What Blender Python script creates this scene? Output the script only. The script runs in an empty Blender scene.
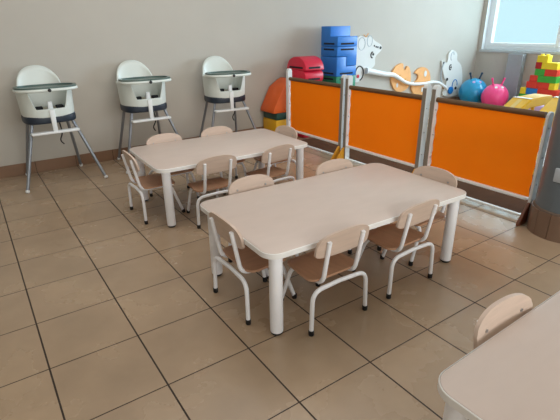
import bpy, bmesh, math, random
from mathutils import Vector, Matrix
random.seed(7)
SC = bpy.context.scene
COL = SC.collection
PI = math.pi
T = 1.0 / 3.0                      # floor tile, metres

# ------------------------------------------------------------------ camera
cam_data = bpy.data.cameras.new('camera')
cam = bpy.data.objects.new('camera', cam_data); COL.objects.link(cam)
cam_data.sensor_fit = 'HORIZONTAL'; cam_data.sensor_width = 36.0
cam_data.lens = 442.592 / 560 * 36.0
cam_data.clip_start = 0.02
cam.matrix_world = (Matrix.Translation((-0.0189, -3.2349, 1.1741)) @
                    (Matrix.Rotation(-0.599815, 4, 'Z') @ Matrix.Rotation(1.176977, 4, 'X') @ Matrix.Rotation(-0.0131588, 4, 'Z')))
SC.camera = cam

# ------------------------------------------------------------------ world, daylight, exposure
SC.view_settings.view_transform = 'Standard'
SC.view_settings.look = 'None'
SC.view_settings.gamma = 1.0
SC.view_settings.use_curve_mapping = False
SC.view_settings.exposure = 0.12
w = bpy.data.worlds.new('World'); SC.world = w; w.use_nodes = True
bg = w.node_tree.nodes['Background']
bg.inputs[0].default_value = (0.66, 0.91, 0.96, 1); bg.inputs[1].default_value = 1.0

def area(name, loc, target, sx, sy, power, color):
    l = bpy.data.lights.new(name, 'AREA'); l.shape = 'RECTANGLE'; l.size = sx; l.size_y = sy
    l.energy = power; l.color = color
    o = bpy.data.objects.new(name, l); COL.objects.link(o); o.location = loc
    d = Vector(target) - Vector(loc)
    o.rotation_euler = d.to_track_quat('-Z', 'Y').to_euler()
    return o
# sky light entering by the long window row on the right wall and by the windows behind the camera
area('window_daylight', (7.0, -1.95, 1.45), (0, -1.95, 1.2), 3.6, 1.3, 285, (0.76, 0.89, 1.0))
area('corner_window_daylight', (7.0, 0.45, 1.45), (0, 0.45, 1.3), 1.1, 1.2, 13, (0.66, 0.90, 1.0))
area('rear_window_daylight', (1.2, -6.3, 1.6), (1.2, 0, 1.0), 4.5, 1.5, 92, (1.0, 0.97, 0.93))

# added soft fill over the middle of the room, no lamp built
area('overhead_fill', (1.3, -.9, 2.5), (1.3, -.9, 0), 2.6, 2.0, 25, (1.0, 0.97, 0.94))

# ------------------------------------------------------------------ materials
def lin(c):
    return tuple((v/255/12.92 if v/255 <= .04045 else ((v/255+.055)/1.055)**2.4) for v in c) + (1,)
def mat(name, rgb, rough=.5, noise=.0, nscale=20, metal=0, bump=0, coat=0, stretch=None, sub=None):
    m = bpy.data.materials.new(name); m.use_nodes = True
    nt = m.node_tree; b = nt.nodes['Principled BSDF']
    c = lin(rgb)
    b.inputs['Base Color'].default_value = c; b.inputs['Roughness'].default_value = rough; b.inputs['Metallic'].default_value = metal
    if coat: b.inputs['Coat Weight'].default_value = coat
    tc = nt.nodes.new('ShaderNodeTexCoord'); mp = nt.nodes.new('ShaderNodeMapping')
    nt.links.new(tc.outputs['Object'], mp.inputs[0])
    if stretch: mp.inputs['Scale'].default_value = stretch
    n = nt.nodes.new('ShaderNodeTexNoise'); n.inputs['Scale'].default_value = nscale; n.inputs['Detail'].default_value = 4
    nt.links.new(mp.outputs[0], n.inputs['Vector'])
    r = nt.nodes.new('ShaderNodeValToRGB')
    k = max(noise, .01)
    r.color_ramp.elements[0].position = .3; r.color_ramp.elements[1].position = .7
    r.color_ramp.elements[0].color = tuple(v*(1-k) for v in c[:3])+(1,)
    r.color_ramp.elements[1].color = tuple(min(1, v*(1+k)) for v in c[:3])+(1,)
    nt.links.new(n.outputs['Fac'], r.inputs[0]); nt.links.new(r.outputs[0], b.inputs['Base Color'])
    if bump:
        bp = nt.nodes.new('ShaderNodeBump'); bp.inputs['Strength'].default_value = bump; bp.inputs['Distance'].default_value = .002
        nt.links.new(n.outputs['Fac'], bp.inputs['Height']); nt.links.new(bp.outputs[0], b.inputs['Normal'])
    return m

def grid_material(name, rgb, rough, axes, grout=(52, 38, 28), gw=.0028, spread=.12):
    """tiles of side T in world units along the given axes"""
    m = bpy.data.materials.new(name); m.use_nodes = True
    nt = m.node_tree; L = nt.links; b = nt.nodes['Principled BSDF']
    def node(t): return nt.nodes.new(t)
    def math_(op, a, v=None, c=None):
        n = node('ShaderNodeMath'); n.operation = op
        for i, x in enumerate((a, v, c)):
            if x is None: continue
            if isinstance(x, (int, float)): n.inputs[i].default_value = x
            else: L.new(x, n.inputs[i])
        return n.outputs[0]
    geo = node('ShaderNodeNewGeometry'); sep = node('ShaderNodeSeparateXYZ'); L.new(geo.outputs['Position'], sep.inputs[0])
    mask = None; cells = []
    for ax, wd in axes:
        v = math_('DIVIDE', sep.outputs[ax], T)
        cells.append(math_('FLOOR', v))
        fr = math_('SUBTRACT', v, math_('ROUND', v)); d = math_('ABSOLUTE', fr)
        k = math_('LESS_THAN', d, wd * gw / T)
        mask = k if mask is None else math_('MAXIMUM', mask, k)
    comb = node('ShaderNodeCombineXYZ')
    for i, c in enumerate(cells): L.new(c, comb.inputs[i])
    wn = node('ShaderNodeTexWhiteNoise'); L.new(comb.outputs[0], wn.inputs['Vector'])
    n1 = node('ShaderNodeTexNoise'); n1.inputs['Scale'].default_value = 3.5; n1.inputs['Detail'].default_value = 6
    L.new(geo.outputs['Position'], n1.inputs['Vector'])
    c = lin(rgb)
    r = node('ShaderNodeValToRGB'); r.color_ramp.elements[0].position = .3; r.color_ramp.elements[1].position = .72
    r.color_ramp.elements[0].color = tuple(v*(1-spread) for v in c[:3])+(1,)
    r.color_ramp.elements[1].color = (c[0]*(1+spread), c[1]*(1+spread*.95), c[2]*(1+spread*.9), 1)
    L.new(n1.outputs['Fac'], r.inputs[0])
    hsv = node('ShaderNodeHueSaturation'); L.new(r.outputs[0], hsv.inputs['Color'])
    L.new(math_('MULTIPLY_ADD', wn.outputs['Value'], .10, .95), hsv.inputs['Value'])
    mix = node('ShaderNodeMix'); mix.data_type = 'RGBA'
    L.new(mask, mix.inputs[0]); L.new(hsv.outputs[0], mix.inputs[6]); mix.inputs[7].default_value = lin(grout)
    L.new(mix.outputs[2], b.inputs['Base Color'])
    L.new(math_('MULTIPLY_ADD', mask, .45, math_('MULTIPLY_ADD', n1.outputs['Fac'], .05, rough-.025)), b.inputs['Roughness'])
    bp = node('ShaderNodeBump'); bp.inputs['Strength'].default_value = .5; bp.inputs['Distance'].default_value = .002
    L.new(math_('SUBTRACT', math_('MULTIPLY', n1.outputs['Fac'], .05), mask), bp.inputs['Height']); L.new(bp.outputs[0], b.inputs['Normal'])
    return m

M = {}
M['floor'] = grid_material('floor tiles', (168, 145, 120), .27, ((0, 1.15), (1, .8)))
M['skirt_x'] = grid_material('skirting tiles', (134, 102, 78), .4, ((0, .7),), spread=.1)
M['skirt_y'] = grid_material('skirting tiles side', (134, 102, 78), .4, ((1, .7),), spread=.1)
M['wall'] = mat('cream wall paint', (190, 184, 174), .75, .02, 3)
M['ceiling'] = mat('white ceiling paint', (235, 232, 226), .8, .01, 5)
M['top'] = mat('pale maple laminate', (204, 187, 177), .36, .025, 9, stretch=(.8, 2, 2))
M['edge'] = mat('white table edging', (238, 236, 234), .4)
M['ply'] = mat('beech plywood', (202, 179, 163), .42, .07, 16, stretch=(.5, 4, 4))
M['seat'] = mat('warm beech plywood seat', (186, 142, 112), .42, .08, 16, stretch=(4, .6, 4))
M['steel'] = mat('white painted steel tube', (242, 242, 246), .3)
M['rubber'] = mat('black rubber', (22, 22, 24), .6)
M['screw'] = mat('zinc screw', (180, 180, 182), .35, metal=.8)
M['hc_shell'] = mat('off white plastic', (220, 226, 220), .35)
M['hc_insert'] = mat('grey green plastic', (84, 104, 98), .3)
M['navy'] = mat('dark navy plastic', (34, 44, 58), .45)
M['hc_leg'] = mat('grey aluminium tube', (138, 142, 148), .35, metal=.6)
M['white'] = mat('white plastic', (232, 234, 234), .35)
M['strap'] = mat('black webbing', (30, 32, 36), .8, .1, 80)
M['cushion'] = mat('beige inner shell', (196, 188, 172), .6)
M['red'] = mat('red moulded plastic', (208, 32, 62), .4, .03)
M['blue'] = mat('blue moulded plastic', (36, 120, 208), .42, .03)
M['green'] = mat('green moulded plastic', (28, 130, 98), .42, .03)
M['dgreen'] = mat('dark green moulded plastic', (34, 70, 58), .45, .03)
M['yellow'] = mat('yellow moulded plastic', (226, 168, 20), .45, .03)
M['orange'] = mat('orange moulded plastic', (226, 96, 28), .45, .03)
M['slot'] = mat('slot shade', (14, 16, 30), .8)  # dark fill stands in for the shade inside the handle slots
M['rail'] = mat('brown shaded hem rod', (104, 74, 44), .6, .05)  # brown tone also holds the dark of a hem that blocks backlight
M['yply'] = mat('yellow stained plywood', (214, 150, 24), .5, .05)
M['foam'] = mat('yellow vinyl foam', (240, 196, 50), .42, .03)
M['ballblue'] = mat('blue vinyl ball', (20, 150, 200), .28, .04, coat=.3)
M['ballpink'] = mat('pink vinyl ball', (250, 72, 142), .3, .03, coat=.3)
M['hornblue'] = mat('dark blue vinyl', (20, 62, 90), .35)
M['lavender'] = mat('lavender foam', (196, 170, 214), .6)
M['pillar'] = mat('grey gloss pillar paint', (98, 106, 112), .3, .05, 8)
M['greywall'] = mat('grey pilaster paint', (158, 164, 170), .5, .03)
M['upvc'] = mat('white window frame', (240, 246, 250), .35)
M['marble'] = mat('pale window sill', (188, 196, 200), .3)
M['tanwood'] = mat('orange stained wood', (238, 176, 112), .5, .08, 12)
M['playwhite'] = mat('white painted board', (222, 224, 224), .45)
M['boardwhite'] = mat('matt white board', (220, 220, 216), .6)
M['postedge'] = mat('shaded grey brown board edge', (134, 124, 112), .5)
M['mat'] = mat('dark brown floor mat', (92, 66, 48), .7, .06, 12)
M['mat'].node_tree.nodes['Principled BSDF'].inputs['Specular IOR Level'].default_value = .08
M['mat'].node_tree.nodes['Principled BSDF'].inputs['Roughness'].default_value = .95
M['footbrown'] = mat('dark brown plywood', (104, 58, 34), .5)
M['black'] = mat('black paint', (18, 18, 20), .5)
M['brickred'] = mat('red toy brick', (216, 58, 42), .4, .03)
M['brickdark'] = mat('dark red toy brick', (170, 24, 24), .4, .03)
M['brickgreen'] = mat('green toy brick', (66, 168, 60), .4, .03)
M['brickyellow'] = mat('yellow toy brick', (232, 206, 40), .4, .03)
M['brickblue'] = mat('blue toy brick', (30, 120, 196), .4, .03)
M['grey'] = mat('pale grey plastic', (176, 182, 188), .4)

def cloth_material():
    m = bpy.data.materials.new('orange canvas'); m.use_nodes = True
    nt = m.node_tree; L = nt.links; nt.nodes.remove(nt.nodes['Principled BSDF'])
    out = nt.nodes['Material Output']
    tc = nt.nodes.new('ShaderNodeTexCoord')
    n = nt.nodes.new('ShaderNodeTexNoise'); n.inputs['Scale'].default_value = 6; n.inputs['Detail'].default_value = 5
    L.new(tc.outputs['Object'], n.inputs['Vector'])
    r = nt.nodes.new('ShaderNodeValToRGB'); r.color_ramp.elements[0].color = lin((252, 156, 34)); r.color_ramp.elements[1].color = lin((255, 164, 40))
    L.new(n.outputs['Fac'], r.inputs[0])
    d = nt.nodes.new('ShaderNodeBsdfDiffuse'); t = nt.nodes.new('ShaderNodeBsdfTranslucent'); mx = nt.nodes.new('ShaderNodeMixShader')
    L.new(r.outputs[0], d.inputs[0]); L.new(r.outputs[0], t.inputs[0]); mx.inputs[0].default_value = .45
    L.new(d.outputs[0], mx.inputs[1]); L.new(t.outputs[0], mx.inputs[2]); L.new(mx.outputs[0], out.inputs[0])
    return m
M['cloth'] = cloth_material()
def glass_material():
    m = bpy.data.materials.new('window glass'); m.use_nodes = True
    nt = m.node_tree; L = nt.links; nt.nodes.remove(nt.nodes['Principled BSDF']); out = nt.nodes['Material Output']
    a = nt.nodes.new('ShaderNodeBsdfTransparent'); g = nt.nodes.new('ShaderNodeBsdfGlossy'); mx = nt.nodes.new('ShaderNodeMixShader')
    a.inputs[0].default_value = (.93, .98, 1, 1); g.inputs['Roughness'].default_value = .05
    mx.inputs[0].default_value = .05
    L.new(a.outputs[0], mx.inputs[1]); L.new(g.outputs[0], mx.inputs[2]); L.new(mx.outputs[0], out.inputs[0])
    return m
M['glass'] = glass_material()

# ------------------------------------------------------------------ mesh helpers
def new(): return bmesh.new()
def box(bm, x0, x1, y0, y1, z0, z1, bev=0, seg=2, mtx=None):
    t = bmesh.new()
    bmesh.ops.create_cube(t, size=1)
    for v in t.verts:
        v.co = Vector((x0+(v.co.x+.5)*(x1-x0), y0+(v.co.y+.5)*(y1-y0), z0+(v.co.z+.5)*(z1-z0)))
    if bev: bmesh.ops.bevel(t, geom=t.edges[:], offset=bev, segments=seg, affect='EDGES', profile=.5)
    return merge(bm, t, mtx)
def merge(bm, t, mtx=None):
    if mtx is not None: bmesh.ops.transform(t, matrix=mtx, verts=t.verts)
    bmesh.ops.recalc_face_normals(t, faces=t.faces)
    me = bpy.data.meshes.new('tmp'); t.to_mesh(me); t.free(); bm.from_mesh(me); bpy.data.meshes.remove(me)
    return bm
def prism(bm, pts, axis, a0, a1, bev=0, seg=2, holes=None):
    """extrude a 2-D outline: axis 'x' -> (y,z) points, 'y' -> (x,z), 'z' -> (x,y)"""
    t = bmesh.new()
    def co(p, a):
        return {'x': (a, p[0], p[1]), 'y': (p[0], a, p[1]), 'z': (p[0], p[1], a)}[axis]
    lo = [t.verts.new(co(p, a0)) for p in pts]; hi = [t.verts.new(co(p, a1)) for p in pts]
    n = len(pts)
    t.faces.new(lo); t.faces.new(hi[::-1])
    for i in range(n): t.faces.new((lo[i], hi[i], hi[(i+1) % n], lo[(i+1) % n]))
    if bev:
        bmesh.ops.recalc_face_normals(t, faces=t.faces)
        caps = [e for e in t.edges if len(e.link_faces) == 2 and e.calc_face_angle(0) > .6]
        bmesh.ops.bevel(t, geom=caps, offset=bev, segments=seg, affect='EDGES', profile=.5)
    return merge(bm, t)
def smooth_path(pts, rad, seg=7):
    """round the corners of a polyline"""
    pts = [Vector(p) for p in pts]
    out = [pts[0]]
    for i in range(1, len(pts)-1):
        a, b, c = pts[i-1], pts[i], pts[i+1]
        r = min(rad, (a-b).length*.48, (c-b).length*.48)
        p0 = b+(a-b).normalized()*r; p2 = b+(c-b).normalized()*r
        for k in range(seg+1):
            t = k/seg; out.append(p0*(1-t)**2 + b*2*t*(1-t) + p2*t*t)
    out.append(pts[-1]); return out
def tube(bm, pts, r, n=12, rads=None, flat=None):
    t = bmesh.new(); pts = [Vector(p) for p in pts]; rings = []
    up = None
    for i, p in enumerate(pts):
        d = (pts[min(i+1, len(pts)-1)] - pts[max(i-1, 0)]).normalized()
        if up is None:
            up = d.orthogonal().normalized()
        up = (up - d*up.dot(d)).normalized(); s = d.cross(up)
        rr = rads[i] if rads else r
        rings.append([t.verts.new(p + up*math.cos(2*PI*k/n)*rr + s*math.sin(2*PI*k/n)*rr) for k in range(n)])
    for a, b in zip(rings, rings[1:]):
        for k in range(n): t.faces.new((a[k], a[(k+1) % n], b[(k+1) % n], b[k]))
    t.faces.new(rings[0][::-1]); t.faces.new(rings[-1])
    return merge(bm, t)
def lathe(bm, prof, n=24, loc=(0, 0, 0), mtx=None):
    t = bmesh.new(); rings = []
    for r, z in prof:
        if r < 1e-6: rings.append([t.verts.new((0, 0, z))])
        else: rings.append([t.verts.new((r*math.cos(2*PI*k/n), r*math.sin(2*PI*k/n), z)) for k in range(n)])
    for a, b in zip(rings, rings[1:]):
        for k in range(n):
            f = [a[k % len(a)], a[(k+1) % len(a)], b[(k+1) % len(b)], b[k % len(b)]]
            u = []
            for v in f:
                if v not in u: u.append(v)
            if len(u) > 2: t.faces.new(u)
    for rr in (rings[0], rings[-1]):
        if len(rr) > 2: t.faces.new(rr)
    mt = Matrix.Translation(loc) if mtx is None else mtx
    return merge(bm, t, mt)
def rrect(x0, x1, y0, y1, r, seg=6):
    p = []
    for cx, cy, a in ((x1-r, y1-r, 0), (x0+r, y1-r, 90), (x0+r, y0+r, 180), (x1-r, y0+r, 270)):
        for k in range(seg+1):
            t = math.radians(a+90*k/seg); p.append((cx+r*math.cos(t), cy+r*math.sin(t)))
    return p
def superell(a, b, n=40, e=2.8):
    o = []
    for k in range(n):
        t = 2*PI*k/n; c, s = math.cos(t), math.sin(t)
        o.append((a*math.copysign(abs(c)**(2/e), c), b*math.copysign(abs(s)**(2/e), s)))
    return o
def catmull(pts, n=6, closed=True):
    o = []; N = len(pts)
    for i in range(N if closed else N-1):
        g = lambda k: Vector(pts[k % N]) if closed else Vector(pts[max(0, min(N-1, k))])
        p0, p1, p2, p3 = g(i-1), g(i), g(i+1), g(i+2)
        for k in range(n):
            t = k/n
            o.append(tuple(.5*((2*p1)+(p2-p0)*t+(2*p0-5*p1+4*p2-p3)*t*t+(3*p1-p0-3*p2+p3)*t**3)))
    if not closed: o.append(tuple(pts[-1]))
    return o
def obj(name, bm, m, parent=None, smooth=True, label=None):
    me = bpy.data.meshes.new(name); bm.to_mesh(me); bm.free()
    me.materials.append(M[m] if isinstance(m, str) else m)
    if smooth:
        me.shade_smooth()
        try: me.set_sharp_from_angle(angle=math.radians(35))
        except Exception: pass
    o = bpy.data.objects.new(name, me); COL.objects.link(o)
    if parent is not None: o.parent = parent
    if label: o['label'] = label
    return o
def tag(o, label, cat, group=None, kind=None):
    o['label'] = label; o['category'] = cat
    if group: o['group'] = group
    if kind: o['kind'] = kind
    return o
def thing(name, label, cat, loc=(0, 0, 0), rz=0, group=None):
    o = bpy.data.objects.new(name, None); COL.objects.link(o); o.empty_display_size = .1
    o.location = loc; o.rotation_euler = (0, 0, rz); return tag(o, label, cat, group)
def struct(name, bm, m, parent=None, smooth=True):
    o = obj(name, bm, m, parent, smooth)
    if parent is None: o['kind'] = 'structure'
    return o
def dup(root, loc, rz, label):
    def cp(o, par):
        c = o.copy(); COL.objects.link(c)
        if par is not None: c.parent = par
        for ch in list(o.children): cp(ch, c)
        return c
    r = cp(root, None); r.location = loc; r.rotation_euler = (0, 0, rz); r['label'] = label
    return r
def place_at_origin(o):
    """mesh thing built in world coordinates: move its origin to its own base"""
    vs = [v.co for v in o.data.vertices]
    b = Vector(((min(v.x for v in vs)+max(v.x for v in vs))/2, (min(v.y for v in vs)+max(v.y for v in vs))/2, min(v.z for v in vs)))
    o.data.transform(Matrix.Translation(-b)); o.location = b
    return o

# ------------------------------------------------------------------ the room
X0, X1, Y0, Y1, H = -2.4, 6.75, -6.6, 1.10, 2.55
struct('floor', box(new(), X0-.2, X1+.3, Y0-.2, Y1+.2, -.1, 0), 'floor')
struct('ceiling', box(new(), X0-.2, X1+.3, Y0-.2, Y1+.2, H, H+.1), 'ceiling')
struct('wall_back', box(new(), X0-.2, X1+.3, Y1, Y1+.15, 0, H), 'wall')
struct('wall_left', box(new(), X0-.15, X0, Y0, Y1, 0, H), 'wall')
WZ0, WZ1, WY0, WY1 = .785, 2.12, -3.62, 1.03
bm = new()
box(bm, X1, X1+.16, Y0, Y1, 0, WZ0); box(bm, X1, X1+.16, Y0, Y1, WZ1, H)
box(bm, X1, X1+.16, WY1, Y1, WZ0, WZ1); box(bm, X1, X1+.16, Y0, WY0, WZ0, WZ1)
struct('wall_right', bm, 'wall', smooth=False)
bm = new()
box(bm, X0, X1, Y0-.15, Y0, 0, .8); box(bm, X0, X1, Y0-.15, Y0, 2.3, H)
box(bm, X0, -1.1, Y0-.15, Y0, .8, 2.3); box(bm, 3.5, X1, Y0-.15, Y0, .8, 2.3)
struct('wall_front', bm, 'wall', smooth=False)
struct('baseboard_back', box(new(), X0, X1, Y1-.011, Y1, 0, .1, .002, 1), 'skirt_x')
struct('baseboard_right', box(new(), X1-.011, X1, Y0, Y1-.011, 0, .1, .002, 1), 'skirt_y')
# windows: four casements in the long opening of the right wall
cw = (WY1-WY0)/4
for i in range(4):
    a, b = WY1-cw*(i+1), WY1-cw*i
    f = new()
    for r in ((a, a+.06, WZ0+.02, WZ1), (b-.06, b, WZ0+.02, WZ1), (a+.06, b-.06, WZ0+.02, WZ0+.08), (a+.06, b-.06, WZ1-.06, WZ1)):
        box(f, X1+.075, X1+.145, r[0], r[1], r[2], r[3], .004, 1)
    root = struct('window_%d' % (i+1), f, 'upvc')
    s = new()
    for r in ((a+.05, a+.105, WZ0+.07, WZ1-.05), (b-.105, b-.05, WZ0+.07, WZ1-.05), (a+.105, b-.105, WZ0+.07, WZ0+.115), (a+.105, b-.105, WZ1-.1, WZ1-.05)):
        box(s, X1+.06, X1+.135, r[0], r[1], r[2], r[3], .004, 1)
    sa = obj('sash', s, 'upvc', root)
    obj('pane', box(new(), X1+.1, X1+.106, a+.1, b-.1, WZ0+.11, WZ1-.095), 'glass', sa, False)
struct('trim_4', box(new(), X1-.004, X1+.075, WY1-.006, WY1+.0, WZ0+.02, WZ1), 'upvc')  # white lining added so the jamb looks bright with daylight
struct('trim_1', box(new(), X1-.02, X1+.076, WY0-.03, WY1+.02, WZ0-.02, WZ0+.02, .004, 1), 'marble')
struct('trim_2', box(new(), X1-.10, X1-.0, .30, .52, 0, WZ0-.025, .004, 1), 'greywall')

# round pillar with a tiled foot at the end of the partition
PC = (2.76, -2.195)
pl = struct('trim_3', lathe(new(), [(.168, .16), (.168, H)], 48, (PC[0], PC[1], 0)), 'pillar')
ring = new()
for k in range(14):
    a0 = 2*PI*k/14; pts = []
    for j in range(5): a = a0+.008+(2*PI/14-.016)*j/4; pts.append((PC[0]+.186*math.cos(a), PC[1]+.186*math.sin(a)))
    for j in range(4, -1, -1): a = a0+.008+(2*PI/14-.016)*j/4; pts.append((PC[0]+.169*math.cos(a), PC[1]+.169*math.sin(a)))
    prism(ring, pts, 'z', 0, .155)
obj('skirting', ring, 'skirt_wood' if 'skirt_wood' in M else mat('pillar skirting tiles', (122, 97, 80), .4, .1, 5), pl, True)
obj('skirting_bed', lathe(new(), [(.178, 0), (.178, .158), (.168, .166)], 48, (PC[0], PC[1], 0)), mat('skirting grout', (96, 78, 64), .7), pl, True)

# ------------------------------------------------------------------ tables
def table(name_label, loc, rz, LX, LY, group, hz=.395):
    t = thing('nursery_table', name_label, 'table', (loc[0], loc[1], 0), rz, group)
    a, b = LX/2, LY/2
    obj('tabletop', prism(new(), rrect(-a, a, -b, b, .06, 8), 'z', hz-.024, hz, .003, 2), 'top', t)
    e = new(); o = rrect(-a-.003, a+.003, -b-.003, b+.003, .063, 8); i = rrect(-a, a, -b, b, .06, 8)
    lo = [e.verts.new((x, y, hz-.0235)) for x, y in o]; hi = [e.verts.new((x, y, hz-.003)) for x, y in o]
    il = [e.verts.new((x, y, hz-.0235)) for x, y in i]; ih = [e.verts.new((x, y, hz-.001)) for x, y in i]
    n = len(o)
    for k in range(n):
        q = (k+1) % n
        for f in ((lo[k], lo[q], hi[q], hi[k]), (hi[k], hi[q], ih[q], ih[k]), (il[k], il[q], lo[q], lo[k])): e.faces.new(f)
    obj('edge_band', e, 'edge', t)
    for sx in (-1, 1):
        for sy in (-1, 1):
            x, y = sx*(a-.058), sy*(b-.048)
            l = obj('leg', lathe(new(), [(.027, .012), (.0275, .02), (.0275, hz-.024)], 24, (x, y, 0)), 'steel', t)
            obj('foot_cap', lathe(new(), [(.0, 0), (.022, 0), (.0245, .003), (.0245, .014)], 20, (x, y, 0)), 'rubber', l)
    return t
TG = 'low nursery tables'
table('low pale table in the middle of the room, nearest to the orange partition', (1.357, -1.716), math.radians(-1.5), 1.19, .66, TG)
table('low pale table standing in front of the three highchairs', (1.373, -.453), math.radians(-1.6), 1.117, .65, TG)
table('low pale table cut off by the lower right corner of the picture', (1.322, -3.082), math.radians(.8), 1.185, .655, TG)

# ------------------------------------------------------------------ small chairs
def make_chair(label):
    t = thing('nursery_chair', label, 'chair', group='small plywood nursery chairs')
    R = .0095
    # seat: dished plywood
    bm = new(); nx, ny = 10, 10; g = {}
    out = rrect(-.135, .135, -.128, .135, .05, 6)
    def inside(x, y):   # pull a square grid into the rounded outline
        cx, cy = 0, .011; hx, hy, r = .135, .109, .045
        px, py = x*hx, y*hy
        ax, ay = max(abs(px)-(hx-r), 0), max(abs(py)-(hy-r), 0)
        d = math.hypot(ax, ay)
        if d > 0 and max(ax, ay) > 0:
            k = max(ax, ay)/d
            px = math.copysign(min(abs(px), hx-r)+ax*k, px); py = math.copysign(min(abs(py), hy-r)+ay*k, py)
        return (cx+px)*(1-.13*(py+.109)/.218), cy+py
    for i in range(nx+1):
        for j in range(ny+1):
            u, v = -1+2*i/nx, -1+2*j/ny; x, y = inside(u, v)
            z = .2325-.006*(1-u*u)*(1-v*v) - (.01*max(0, v-.6)/.4)
            g[i, j, 1] = bm.verts.new((x, y, z)); g[i, j, 0] = bm.verts.new((x, y, z-.010))
    for i in range(nx):
        for j in range(ny):
            bm.faces.new((g[i, j, 1], g[i+1, j, 1], g[i+1, j+1, 1], g[i, j+1, 1]))
            bm.faces.new((g[i, j, 0], g[i, j+1, 0], g[i+1, j+1, 0], g[i+1, j, 0]))
    rim = [(i, 0) for i in range(nx)]+[(nx, j) for j in range(ny)]+[(i, ny) for i in range(nx, 0, -1)]+[(0, j) for j in range(ny, 0, -1)]
    for k in range(len(rim)):
        a, b = rim[k], rim[(k+1) % len(rim)]
        bm.faces.new((g[a+(1,)], g[a+(0,)], g[b+(0,)], g[b+(1,)]))
    obj('seat', bm, 'seat', t)
    # backrest: curved plywood board with an arched top, leaning back a little
    bm = new(); nu, nv = 18, 8; g = {}
    for i in range(nu+1):
        u = -1+2*i/nu; x = .137*math.sin(u*1.25)/math.sin(1.25)
        q = abs(x)/.137
        top = .398+.053*math.sqrt(max(0, 1-q**2.6)); bot = .358-.016*math.sqrt(max(0, 1-q**6))
        for j in range(nv+1):
            v = j/nv; z = bot+(top-bot)*v
            y = -.140-.185*(z-.38) + .010*q*q
            for s in (0, 1):
                g[i, j, s] = bm.verts.new((x, y+(.0115 if s else 0), z))
    for i in range(nu):
        for j in range(nv):
            bm.faces.new((g[i, j, 0], g[i+1, j, 0], g[i+1, j+1, 0], g[i, j+1, 0]))
            bm.faces.new((g[i, j, 1], g[i, j+1, 1], g[i+1, j+1, 1], g[i+1, j, 1]))
    rim = [(i, 0) for i in range(nu)]+[(nu, j) for j in range(nv)]+[(i, nv) for i in range(nu, 0, -1)]+[(0, j) for j in range(nv, 0, -1)]
    for k in range(len(rim)):
        a, b = rim[k], rim[(k+1) % len(rim)]
        bm.faces.new((g[a+(0,)], g[a+(1,)], g[b+(1,)], g[b+(0,)]))
    bmesh.ops.recalc_face_normals(bm, faces=bm.faces)
    br = obj('backrest', bm, 'ply', t)
    for s in (-1, 1):
        y = -.1268
        mt = Matrix.Translation((s*.086, y, .395)) @ Matrix.Rotation(PI/2, 4, 'X')
        obj('screw', lathe(new(), [(0, -.002), (.0055, -.002), (.0055, .001), (0, .002)], 12, mtx=mt), 'screw', br)
    # tubes
    for s in (-1, 1):
        up = smooth_path([(s*.088, -.148, .415), (s*.086, -.110, .210), (s*.084, .105, .207)], .045)
        obj('upright', tube(new(), up, R), 'steel', t)
        rl = smooth_path([(s*.152, -.125, .012), (s*.145, -.122, .200), (0, -.116, .202)], .05)
        l = obj('leg', tube(new(), rl, R), 'steel', t)
        obj('foot_cap', lathe(new(), [(0, 0), (.0105, 0), (.0118, .003), (.0118, .022), (.0098, .024)], 16, (s*.1522, -.125, 0)), 'rubber', l)
        fl = smooth_path([(s*.108, .150, .012), (s*.100, .085, .200), (0, .080, .202)], .04)
        l = obj('leg', tube(new(), fl, R), 'steel', t)
        obj('foot_cap', lathe(new(), [(0, 0), (.0105, 0), (.0118, .003), (.0118, .022), (.0098, .024)], 16, (s*.1082, .151, 0)), 'rubber', l)
    return t
chairs = [
    ((1.070, -1.955), 0, 'small plywood chair on the near side of the middle table, nearest the camera'),
    ((1.527, -1.951), 1, 'small plywood chair on the near side of the middle table, beside the right-hand table leg'),
    ((.871, -1.714), -90, 'small plywood chair pushed under the left end of the middle table'),
    ((1.098, -1.468), 180, 'plywood chair on the far side of the middle table, left of two backrests'),
    ((1.642, -1.502), 179, 'plywood chair on the far side of the middle table, right of two backrests'),
    ((1.847, -1.822), 92, 'small plywood chair at the right end of the middle table, in front of orange panels'),
    ((1.148, -.722), -1, 'small plywood chair on the near side of the highchair table, left of two'),
    ((1.583, -.742), 5, 'small plywood chair on the near side of the highchair table, right of two'),
    ((.870, -.430), -90, 'small plywood chair at the left end of the highchair table'),
    ((1.102, -.226), 181, 'small plywood chair behind the rear table, backrest below the middle highchair'),
    ((1.525, -.240), 180, 'small plywood chair behind the rear table, backrest below the rightmost highchair'),
    ((1.836, -.438), 92, 'small plywood chair at the right end of the rear table, by the partition start'),
    ((1.088, -2.863), 179, 'small plywood chair tucked behind the table in the lower right corner'),
]
c0 = make_chair(chairs[0][2])
for k, (p, a, lab) in enumerate(chairs):
    if k == 0: c0.location = (p[0], p[1], 0); c0.rotation_euler = (0, 0, math.radians(a))
    else: dup(c0, (p[0], p[1], 0), math.radians(a), lab)

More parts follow.
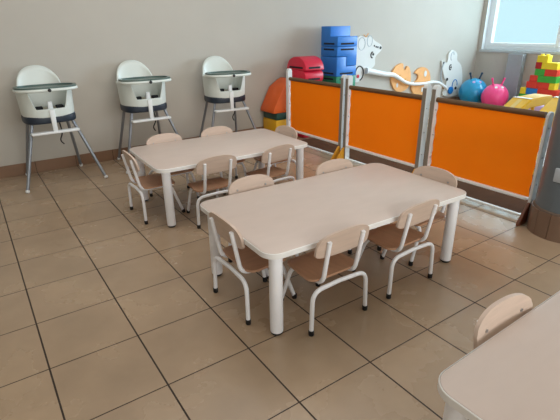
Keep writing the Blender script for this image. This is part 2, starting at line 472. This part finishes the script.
# ------------------------------------------------------------------ highchairs
def make_highchair(label):
    t = thing('highchair', label, 'highchair', group='highchairs along the back wall')
    # bucket shell: outline swept from base to a rim whose height changes round the seat
    N = 72; bm = new(); rings = []
    NV = 9
    def rim(x, y):
        q = min(1, abs(x)/.158)
        if y > .0:
            arch = .742+.165*math.sqrt(max(0, 1-q**2.3)) 
            return arch
        if y > -.10: return .742
        return .742 if abs(x) > .132 else .605+.10*max(0, (abs(x)-.108)/.02)
    for j in range(NV+1):
        v = j/NV; ring = []
        for k in range(N):
            a = 2*PI*k/N; c, s = math.cos(a), math.sin(a); e = 2/3.0
            x = .186*math.copysign(abs(c)**e, c); y = .165*math.copysign(abs(s)**e, s)
            ztop = rim(x, y); z = .55+(ztop-.55)*v
            f = .95+.05*min(1, (z-.55)/.2)
            lean = max(0, z-.72)*.25 if y > 0 else 0
            ring.append(bm.verts.new((x*f, y*f+lean, z)))
        rings.append(ring)
    for a, b in zip(rings, rings[1:]):
        for k in range(N): bm.faces.new((a[k], a[(k+1) % N], b[(k+1) % N], b[k]))
    bm.faces.new(rings[0][::-1])
    bmesh.ops.recalc_face_normals(bm, faces=bm.faces)
    sh = obj('seat_shell', bm, 'hc_shell', t)
    so = sh.modifiers.new('thickness', 'SOLIDIFY'); so.thickness = .012; so.offset = -1
    obj('seat_pad', prism(new(), superell(.145, .125, 40, 3), 'z', .564, .585, .008), 'cushion', t)
    obj('crotch_post', prism(new(), [(-.022, .575), (.022, .575), (.016, .66), (-.016, .66)], 'y', -.150, -.125, .005), 'white', t)
    # tray
    bm = new(); prism(bm, [(x, y-.115) for x, y in superell(.226, .135, 56, 2.7)], 'z', .741, .763, .008, 3)
    tr = obj('tray', bm, 'hc_shell', t)
    bm = new(); o = superell(.219, .128, 56, 2.7); i = superell(.196, .106, 56, 2.7)
    va = [[bm.verts.new((x, y-.115, z)) for x, y in pts] for pts, z in ((o, .7635), (o, .776), (i, .776), (i, .765))]
    for a, b in zip(va, va[1:]):
        for k in range(56): bm.faces.new((a[k], a[(k+1) % 56], b[(k+1) % 56], b[k]))
    bm.faces.new(va[-1])
    obj('tray_insert', bm, 'hc_insert', tr, label='dark grey-green tray liner')
    mt = Matrix.Translation((0, -.2505, .752)) @ Matrix.Rotation(PI/2, 4, 'X')
    obj('release_button', lathe(new(), [(0, 0), (.013, 0), (.013, .004), (.010, .006), (0, .006)], 18, mtx=mt), 'black', tr)
    # navy base
    obj('seat_base', prism(new(), superell(.192, .165, 48, 3.2), 'z', .492, .553, .014, 3), 'navy', t)
    # legs
    for sx in (-1, 1):
        for sy in (-1, 1):
            a = Vector((sx*.145, sy*.10, .505)); b = Vector((sx*.298, -.243, .012)) if sy < 0 else Vector((sx*.222, .258, .012))
            l = obj('leg', tube(new(), [a, b], .0125, 14), 'hc_leg', t)
            d = (b-a).normalized()
            obj('foot_cap', tube(new(), [b-d*.012, b+d*.002, b+d*.010], .0155, 14, rads=[.015, .016, .011]), 'white', l)
    # footrest bar between the front legs, hung from the base by a stem
    fr = smooth_path([(-.168, -.128, .425), (-.165, -.185, .425), (0, -.215, .418), (.165, -.185, .425), (.168, -.128, .425)], .05)
    bm = new(); box(bm, -.175, .175, -.19, -.13, .415, .435, .008, 2)
    obj('footrest', bm, 'white', t)
    obj('footrest_stem', prism(new(), [(-.016, .43), (.016, .43), (.020, .60), (-.020, .60)], 'y', -.178, -.160, .005), 'white', t)
    obj('strap', tube(new(), smooth_path([(.05, -.10, .49), (.055, -.12, .40), (.03, -.09, .34), (.06, -.06, .30)], .04), .005, 8), 'strap', t)
    for sx in (-1, 1):
        b = new(); box(b, sx*.075-.028, sx*.075+.028, -.115, -.085, .598, .622, .004, 1)
        obj('buckle', b, 'strap', t)
    return t
h0 = make_highchair('leftmost of three white highchairs against the back wall')
h0.location = (.482, .785, 0); h0.rotation_euler = (0, 0, math.radians(2))
dup(h0, (1.268, .806, 0), math.radians(1), 'middle one of three white highchairs against the back wall')
dup(h0, (2.085, .790, 0), math.radians(-5), 'rightmost of three white highchairs, nearest the orange partition')

# ------------------------------------------------------------------ orange partition
def panel(label, ya, yb, first=False, end=False):
    """ya = left (far) post centre, yb = right (near) post centre"""
    cy = (ya+yb)/2; t = thing('partition_panel', label, 'partition panel', (2.75, cy, 0), 0, 'orange canvas partition panels')
    hw = (ya-yb)/2
    # canvas with scalloped sides laced to the posts
    L, Rr = hw-.020, -hw+(.010 if end else .020)
    def side(y, s):
        o = []
        for k in range(25):
            z = .158+(.672-.158)*k/24; o.append((y - s*(.004+.007*(math.sin(k/24*PI*5)**2)), z))
        return o
    pts = side(L, 1)+side(Rr, -1)[::-1]
    obj('canvas', prism(new(), pts, 'x', -.0015, .0015), 'cloth', t)
    obj('top_rail', tube(new(), [(0, -hw+.015, .672), (0, hw-.015, .672)], .018, 14), 'rail', t)
    obj('bottom_rail', box(new(), -.026, .006, -hw+.015, hw-.015, .140, .158, .003, 1), 'white', t)
    obj('floor_rail', box(new(), -.012, .012, -hw+.015, hw-.015, .018, .032, .003, 1), 'white', t)
    for s in (-1, 1):
        y = s*hw
        last = end and s < 0
        pr = rrect(-.028, .028, 0, .695 if last else .772, .026, 6)
        p = obj('post', prism(new(), [(a, b) for a, b in pr], 'y', y-.0175, y+(.002 if last else .0175), .003, 1), 'playwhite', t)
        for z in (.25, .42, .6):
            mt = Matrix.Translation((-.006, y-.0175, z)) @ Matrix.Rotation(PI/2, 4, 'X')
            obj('bolt', lathe(new(), [(0, 0), (.006, 0), (.005, .003), (0, .004)], 10, mtx=mt), 'screw', p)
        if not (first and s > 0) and not last:
            obj('shaded_edge_strip', box(new(), -.0305, -.0275, y-.0165, y+.0165, .004, .745, .001, 1), 'postedge', p)  # grey-brown board edge with the shade of this face painted in
        fy = y-.012 if last else y
        fo = new(); prism(fo, [(-.130, .0), (-.029, .0), (-.029, .135), (-.045, .135), (-.130, .02)], 'y', fy-.009, fy+.009, .003, 1)
        obj('foot', fo, 'footbrown' if last else 'yply', t)  # last foot is a darker brown than the others
panel('orange canvas partition panel on the left, below the red blocks', .617, -.222, first=True)
panel('middle orange canvas partition panel, behind the right end of the middle table', -.285, -1.112)
panel('orange canvas partition panel on the right, ending at the grey pillar', -1.192, -1.985, end=True)

tag(place_at_origin(obj('floor_mat', box(new(), 2.81, 3.95, -1.98, .60, 0, .010, .003, 1), 'mat')), 'dark brown mat on the floor behind the orange partition', 'floor mat')

# ------------------------------------------------------------------ control box on the pillar
bm = new(); box(bm, 2.594-.012, 2.594+.016, -2.235, -2.155, .345, .425, .006, 2)
sb = tag(place_at_origin(obj('switch_box', bm, 'grey')), 'pale grey box fixed to the round grey pillar', 'switch box')
obj('cable', tube(new(), smooth_path([(0, .0, .005), (.002, .0, -.06), (.0, .02, -.16)], .04), .005, 8), 'pillar', sb)

# ------------------------------------------------------------------ moulded block stacks by the back wall
BX0, BX1, BY0, BY1, LV = 3.45, 3.75, .676, .960, .106
def slots(parent, zc, x0, x1, y0, y1):
    o = parent.location
    b = new(); w_ = (x1-x0)
    box(b, x0+.05*w_/.3-o.x, x1-.05-o.x, y0-.0015-o.y, y0+.02-o.y, zc-.011-o.z, zc+.011-o.z, .003, 1)
    obj('handle_slot', b, 'slot', parent)
    b = new(); box(b, x0-.0015-o.x, x0+.02-o.x, y0+.05-o.y, y1-.05-o.y, zc-.011-o.z, zc+.011-o.z, .003, 1)
    obj('handle_slot', b, 'slot', parent)
G = 'stacked stair shaped play blocks'
mx_, my_ = (BX0+BX1)/2-.01, .80
def stair_pair(z0, lowmat, upmat, lowlab, uplab):
    e = .0015
    low = prism(new(), [(BX0, z0+e), (BX1, z0+e), (BX1, z0+LV), (mx_, z0+LV), (mx_, z0+2*LV-e), (BX0, z0+2*LV-e)], 'y', BY0, BY1, .006)
    o = tag(place_at_origin(obj('stair_block', low, lowmat)), lowlab, 'play block', G); slots(o, z0+.03, BX0, BX1, BY0, BY1)
    up = prism(new(), [(BX0, z0+2*LV+e), (mx_+.003, z0+2*LV+e), (mx_+.003, z0+LV+.003), (BX1, z0+LV+.003), (BX1, z0+3*LV-e), (BX0, z0+3*LV-e)], 'y', BY0, BY1, .006)
    o = tag(place_at_origin(obj('stair_block', up, upmat)), uplab, 'play block', G); slots(o, z0+3*LV-.03, BX0, BX1, BY0, BY1)
stair_pair(0, 'green', 'blue', 'green stair block on the floor, lowest of the tall stack', 'blue stair block turned over, second lowest of the tall stack')
stair_pair(3*LV, 'green', 'green', 'lower green stair block hidden low in the tall stack behind the partition', 'green stair block just showing above the partition under the blue ones')
stair_pair(6*LV, 'blue', 'blue', 'blue stair block with an L-shaped joint, third from the top of its stack', 'blue stair block turned over, second from the top of its stack')
z = 9*LV
b = prism(new(), [(BY0, z+.0015), (BY1, z+.0015), (BY1, z+2*LV), (my_, z+2*LV), (my_, z+LV), (BY0, z+LV)], 'x', BX0, BX1, .006)
o = tag(place_at_origin(obj('stair_block', b, 'blue')), 'blue two-step stair block on top of the tall stack', 'play block', G); slots(o, z+.03, BX0, BX1, BY0, BY1)

RX0, RX1, RY0, RY1 = 2.985, 3.235, .640, .985
G = 'stacked red play blocks'
def arch(z0, h, inset=0):
    pts = [(RY0+inset, z0)]; c = (RY0+RY1)/2; r = (RY1-RY0)/2-inset
    for k in range(0, 21):
        a = PI*k/20; pts.append((c-r*math.cos(a), z0+.012+(h-.012)*math.sin(a)))
    pts.append((RY1-inset, z0)); return pts
b = box(new(), RX0, RX1, RY0+.02, RY1, 0, .455, .02, 3); o = tag(place_at_origin(obj('play_block', b, 'red')), 'large red play block on the floor under the red stack', 'play block', G)
pr = rrect(RY0+.005, RY1-.005, .457, .592, .05, 5); b = prism(new(), pr, 'x', RX0, RX1, .006)
o = tag(place_at_origin(obj('play_block', b, 'red')), 'flat red play block hidden behind the partition top', 'play block', G); slots(o, .50, RX0, RX1, RY0+.005, RY1-.005)
pr = rrect(RY0+.004, RY1-.004, .594, .729, .06, 5); b = prism(new(), pr, 'x', RX0, RX1, .006)
o = tag(place_at_origin(obj('play_block', b, 'red')), 'red play block with rounded edges under the red arch', 'play block', G); slots(o, .64, RX0, RX1, RY0+.004, RY1-.004)
b = prism(new(), arch(.731, .136), 'x', RX0, RX1, .006)
o = tag(place_at_origin(obj('arch_block', b, 'red')), 'red half-round play block on top of the red stack', 'play block', G); slots(o, .757, RX0, RX1, RY0, RY1)

b = box(new(), 2.705, 2.965, .80, 1.07, 0, .213, .01, 2); tag(place_at_origin(obj('base_block', b, 'yellow')), 'yellow play block on the floor by the back wall', 'play block')
b = box(new(), 2.712, 2.965, .80, 1.07, .214, .289, .008, 2); tag(place_at_origin(obj('flat_block', b, 'dgreen')), 'dark green flat block between the yellow block and the orange wedge', 'play block')
b = prism(new(), [(2.675, .290), (2.965, .290), (2.965, .64), (2.91, .62), (2.80, .55), (2.675, .325)], 'y', .80, 1.07, .008)
tag(place_at_origin(obj('wedge_block', b, 'orange')), 'orange sloping wedge block leaning up beside the back wall', 'play block')

# ------------------------------------------------------------------ hopper balls
def hopper(label, c, r, m, hm, face):
    t = thing('hopper_ball', label, 'hopper ball', (c[0], c[1], 0), math.radians(-38), 'hopper balls')
    prof = [(r*math.sin(PI*k/28)*1.0, r-r*math.cos(PI*k/28)) for k in range(29)]
    prof[0] = (0, 0); prof[-1] = (0, 2*r)
    obj('ball', lathe(new(), prof, 40), m, t)
    for s in (-1, 1):
        a = Vector((s*.055, -.02, 2*r-.022)); d = Vector((s*.32, -.05, 1)).normalized()
        obj('horn', tube(new(), [a, a+d*.03, a+d*.07, a+d*.105, a+d*.112], .012, 12, rads=[.017, .012, .012, .017, .009]), hm, t)
    e = new()
    for s in (-1, 1):
        th = .62; n_ = Vector((s*.24, -math.sin(th), math.cos(th))).normalized()
        mt = Matrix.Translation(Vector((0, 0, r))+n_*(r-.002)) @ n_.to_track_quat('Z', 'Y').to_matrix().to_4x4()
        lathe(e, [(0, 0), (.022, 0), (.020, .004), (0, .006)], 16, mtx=mt)
    obj('printed_eyes', e, face, t)
hopper('blue hopper ball with horns in the far corner of the room', (6.36, .815), .205, 'ballblue', 'hornblue', 'lavender')
hopper('pink hopper ball with horns, right of the blue one', (6.30, .418), .184, 'ballpink', 'ballpink', 'white')

# ------------------------------------------------------------------ yellow play ramps behind the partition
def ramp(label, y0, y1, xs, zt, xb, zf, flare):
    t = thing('play_ramp', label, 'play ramp', (xs, (y0+y1)/2, 0), 0, 'yellow play ramps behind the partition')
    ox, oy = xs, (y0+y1)/2
    bm = new()
    P = [(xb-ox, zf-.065), (xb-ox, zf), (0, zt), (.32, zt), (.32, zt-.065), (0, zt-.065)]
    lo = [bm.verts.new((x, y0-oy, z)) for x, z in P]; hi = [bm.verts.new((x, y1-oy, z)) for x, z in P]
    bm.faces.new(lo); bm.faces.new(hi[::-1])
    for i in range(6): bm.faces.new((lo[i], hi[i], hi[(i+1) % 6], lo[(i+1) % 6]))
    bmesh.ops.recalc_face_normals(bm, faces=bm.faces)
    bmesh.ops.bevel(bm, geom=bm.edges[:], offset=.008, segments=2, affect='EDGES')
    obj('ramp_deck', bm, 'foam', t)
    for x, zl in ((xb-ox+.03, zf-.03), (.29, zt-.04)):
        for y in (y0-oy-.025, y1-oy+.025):
            obj('leg', tube(new(), [(x, y, .0102), (x, y, zl)], .014, 12), 'foam', t)
    # pale seam tapes along the top edge and down the slope
    s = new(); box(s, -.006, .03, y1-oy+.006, y0-oy-.006, zt-.001, zt+.003, .001, 1)
    obj('seam_tape', s, 'white', t)
    n = math.hypot(ox-xb, zt-zf); ang = math.atan2(zt-zf, ox-xb); cy_ = (y0-y1)*.08
    s = new(); box(s, .02, n-.02, -.016, .016, -.001, .003, .001, 1, mtx=Matrix.Translation((xb-ox, cy_*0, zf)) @ Matrix.Rotation(-ang, 4, 'Y'))
    obj('seam_tape', s, 'lightyellow' if 'lightyellow' in M else mat('pale yellow tape', (236, 214, 140), .5), t)
ramp('yellow play ramp behind the right panel, left of the two', -1.400, -1.550, 3.40, .652, 3.16, .54, .05)
ramp('yellow play ramp behind the right panel, next to the grey pillar', -1.700, -1.93, 3.38, .688, 3.16, .585, .0)
b = box(new(), 3.50, 3.60, -1.85, -1.70, .689, .765, .006, 2)
tb = tag(place_at_origin(obj('toy_box', b, 'white')), 'small white and green toy on the right-hand yellow ramp', 'toy')
obj('green_panel', box(new(), -.052, -.048, -.055, .055, .018, .05, .001, 1), 'brickgreen', tb)
b = box(new(), 4.95, 5.25, -.95, -.62, 0, .36, .03, 3); tag(place_at_origin(obj('foam_cube', b, 'lavender')), 'lavender foam cube showing between the two yellow ramps', 'foam block')

# ------------------------------------------------------------------ toy brick wall under the window
BH, BXc, BD = .0855, 6.45, .11
def brick(y0, y1, row, m, label):
    z0 = row*BH; b = new()
    box(b, BXc-BD/2, BXc+BD/2, y1+.026, y0+.024, z0, z0+BH-.001, .004, 1)
    o = tag(place_at_origin(obj('toy_brick', b, m)), label, 'toy brick', 'big toy bricks below the window')
    n = max(1, round((y0-y1)/.07)); s = new()
    return o
N_ = {'r': ('brickred', 'red'), 'g': ('brickgreen', 'green'), 'y': ('brickyellow', 'yellow'), 'b': ('brickblue', 'blue'), 'd': ('brickdark', 'dark red')}
rows = [
 (0, [(.10, -.15, 'g', 'green toy brick in the lowest row, left'), (-.15, -.46, 'r', 'red toy brick in the lowest row, right')]),
 (1, [(.10, -.06, 'r', 'red toy brick in the second row from the floor, left'), (-.06, -.46, 'y', 'yellow toy brick in the second row from the floor, right')]),
 (2, [(.10, -.20, 'g', 'green toy brick in the third row from the floor, left'), (-.20, -.46, 'b', 'blue toy brick in the third row from the floor, right')]),
 (3, [(.094, .011, 'y', 'small yellow toy brick at the lower left edge of the brick wall'), (.011, -.144, 'b', 'blue toy brick low in the brick wall'), (-.144, -.40, 'r', 'red toy brick right of the blue one')]),
 (4, [(.024, -.131, 'r', 'red toy brick on top of the blue one'), (-.131, -.281, 'r', 'red toy brick in the middle of the brick wall, under the long green'), (-.281, -.36, 'y', 'small yellow toy brick at the right, under the long green')]),
 (5, [(-.006, -.114, 'r', 'red toy brick at the left edge, beside the long green one'), (-.114, -.36, 'g', 'long green toy brick in the middle of the brick wall')]),
 (6, [(-.059, -.190, 'g', 'short green toy brick under the dark red one'), (-.190, -.35, 'r', 'red toy brick between green and yellow at the right')]),
 (7, [(-.051, -.133, 'd', 'dark red toy brick near the top left of the brick wall'), (-.133, -.34, 'y', 'long yellow toy brick near the top right')]),
 (8, [(-.056, -.202, 'y', 'yellow toy brick at the very top of the brick wall')]),
]
for r, items in rows:
    for y0, y1, c, lab in items:
        o = brick(y0, y1, r, N_[c][0], lab)
        top = r == 8 or not any(ya < y0 and yb > y1 or True for ya, yb, _, _ in rows[min(r+1, 8)][1])
        if r == 8:
            for k in range(2):
                obj('stud', lathe(new(), [(.024, 0), (.024, .016), (.020, .018), (0, .018)], 16, (0, (-.5+k)*.07, BH-.001)), N_[c][0], o)

# ------------------------------------------------------------------ wall play boards on the back wall
YB = Y1
def board(name, label, outline, m, y0, y1, group=None, sm=5):
    pts = catmull(outline, sm)
    return tag(place_at_origin(obj(name, prism(new(), pts, 'y', y0, y1, .002, 1), m)), label, 'wall play board', group)
def disc(parent, x, z, r, h, m, nm='spot', sx=1):
    o = parent.location
    mt = Matrix.Translation((x-o.x, -h/2-o.y+parent['front'], z-o.z)) @ Matrix.Rotation(PI/2, 4, 'X') @ Matrix.Diagonal((sx, 1, 1, 1))
    obj(nm, lathe(new(), [(0, 0), (r, 0), (r, h), (0, h)], 20, mtx=mt), m, parent)
def ringp(parent, x, z, r, rr, m, a0=0, a1=360, nm='ring', sx=1.0):
    o = parent.location; pts = []
    for k in range(25):
        a = math.radians(a0+(a1-a0)*k/24); pts.append((x-o.x+r*sx*math.cos(a), parent['front']-o.y-.001, z-o.z+r*math.sin(a)))
    obj(nm, tube(new(), pts, rr, 8), m, parent)
def bar(parent, p, q, rr, m, nm='mark'):
    o = parent.location; y = parent['front']-o.y-.001
    obj(nm, tube(new(), [(p[0]-o.x, y, p[1]-o.z), (q[0]-o.x, y, q[1]-o.z)], rr, 8), m, parent)
f0, f1 = YB-.028, YB-.0005
m1 = board('animal_board', 'white animal head board on the back wall beside the blue blocks', [(4.08, .885), (4.10, .98), (4.17, 1.05), (4.27, 1.03), (4.36, 1.045), (4.43, .99), (4.56, .93), (4.57, .87), (4.47, .79), (4.46, .68), (4.34, .62), (4.20, .50), (4.08, .52), (4.06, .7)], 'boardwhite', f0, f1); m1['front'] = f0
ringp(m1, 4.205, .955, .075, .004, 'grey', nm='ear_line', sx=.8); ringp(m1, 4.345, .985, .065, .004, 'grey', nm='ear_line', sx=.7)
bar(m1, (4.235, 1.06), (4.275, 1.035), .006, 'tanwood'); bar(m1, (4.275, 1.035), (4.31, 1.075), .006, 'tanwood')
for x, z in ((4.43, .925), (4.465, .912), (4.495, .907)): disc(m1, x, z, .011, .004, 'black', 'dot')
disc(m1, 4.545, .898, .018, .004, 'black', 'nose')
ringp(m1, 4.405, .815, .034, .008, 'black', 80, 280, 'eye', .8); disc(m1, 4.418, .822, .016, .004, 'black', 'pupil')
ringp(m1, 4.19, .60, .088, .008, 'black', -80, 190, 'wheel', .8); disc(m1, 4.165, .565, .022, .005, 'red', 'wheel_hub')

b1 = board('wing_board', 'orange wooden wing board with a notch, left of two on the back wall', [(4.799, .486), (4.816, .58), (4.888, .651), (4.975, .68), (5.02, .67), (5.035, .61), (5.062, .59), (5.085, .60), (5.107, .64), (5.15, .62), (5.19, .55), (5.209, .46), (5.205, .40), (5.157, .337), (5.057, .298), (4.931, .310), (4.841, .389)], 'tanwood', f0, f1, 'orange wing boards', 4); b1['front'] = f0
disc(b1, 4.925, .395, .032, .004, 'playwhite', 'cutout', .6)
disc(b1, 4.96, .515, .016, .004, 'yply', 'peg'); disc(b1, 5.08, .46, .016, .004, 'yply', 'peg')
b2 = board('wing_board', 'orange wooden wing board with round holes, right of two on the back wall', [(5.285, .535), (5.355, .590), (5.461, .604), (5.555, .572), (5.620, .50), (5.645, .40), (5.62, .33), (5.59, .244), (5.483, .205), (5.335, .226), (5.250, .30), (5.239, .358), (5.285, .40), (5.345, .43), (5.365, .475), (5.345, .515)], 'tanwood', f0, f1, 'orange wing boards', 4); b2['front'] = f0
disc(b2, 5.51, .512, .042, .004, 'playwhite', 'cutout', .7); disc(b2, 5.475, .29, .036, .004, 'playwhite', 'cutout', .6)

m2 = board('animal_board', 'white long-eared animal board on the back wall beside the blue ball', [(5.865, .668), (5.92, .655), (5.985, .640), (6.01, .68), (6.005, .745), (6.05, .81), (6.14, .80), (6.215, .75), (6.235, .66), (6.35, .58), (6.42, .42), (6.43, .25), (6.36, .14), (6.10, .13), (5.98, .18), (5.99, .25), (6.045, .36), (5.99, .40), (5.93, .50), (5.885, .60)], 'boardwhite', f0, f1, None, 4); m2['front'] = f0
ringp(m2, 6.12, .50, .245, .011, 'grey', 145, 215, 'muzzle_line'); disc(m2, 5.905, .640, .017, .005, 'black', 'dot'); disc(m2, 6.035, .395, .022, .005, 'black', 'dot')
ringp(m2, 6.085, .567, .036, .007, 'black', 60, 300, 'eye', .8); disc(m2, 6.095, .565, .016, .004, 'black', 'pupil')
ringp(m2, 6.10, .725, .06, .006, 'grey', 20, 250, 'ear_line', .6)
ringp(m2, 6.245, .30, .075, .007, 'brickblue', -10, 200, 'loop', .8); disc(m2, 6.275, .247, .022, .006, 'black', 'dot')
disc(m2, 6.135, .225, .055, .02, 'brickblue', 'turning_knob', 1)

tp = catmull([(4.285, 1.01, .626), (4.358, 1.0, .615), (4.604, .99, .568), (4.781, .99, .544), (4.929, .99, .481), (5.059, .99, .425), (5.233, .99, .391), (5.452, .99, .381), (5.654, .99, .387), (5.798, .99, .362), (5.955, 1.0, .292), (6.03, 1.01, .25)], 5, False)
b = new(); n_ = len(tp); tube(b, [Vector(p)+Vector((0, .035, 0)) for p in tp], .024, 14, rads=[.042-.02*min(1, k/(n_*.45)) for k in range(n_)])
wt = tag(place_at_origin(obj('wavy_tube', b, 'white')), 'white wavy tube running across the wall play boards', 'wall play tube')
for p, nm in ((tp[3], 'end_bracket'), (tp[-4], 'end_bracket')):
    o = wt.location
    obj(nm, tube(new(), [(p[0]-o.x, p[1]+.035-o.y, p[2]-o.z), (p[0]-o.x, YB-.0005-o.y, p[2]-o.z)], .014, 10), 'yply', wt)
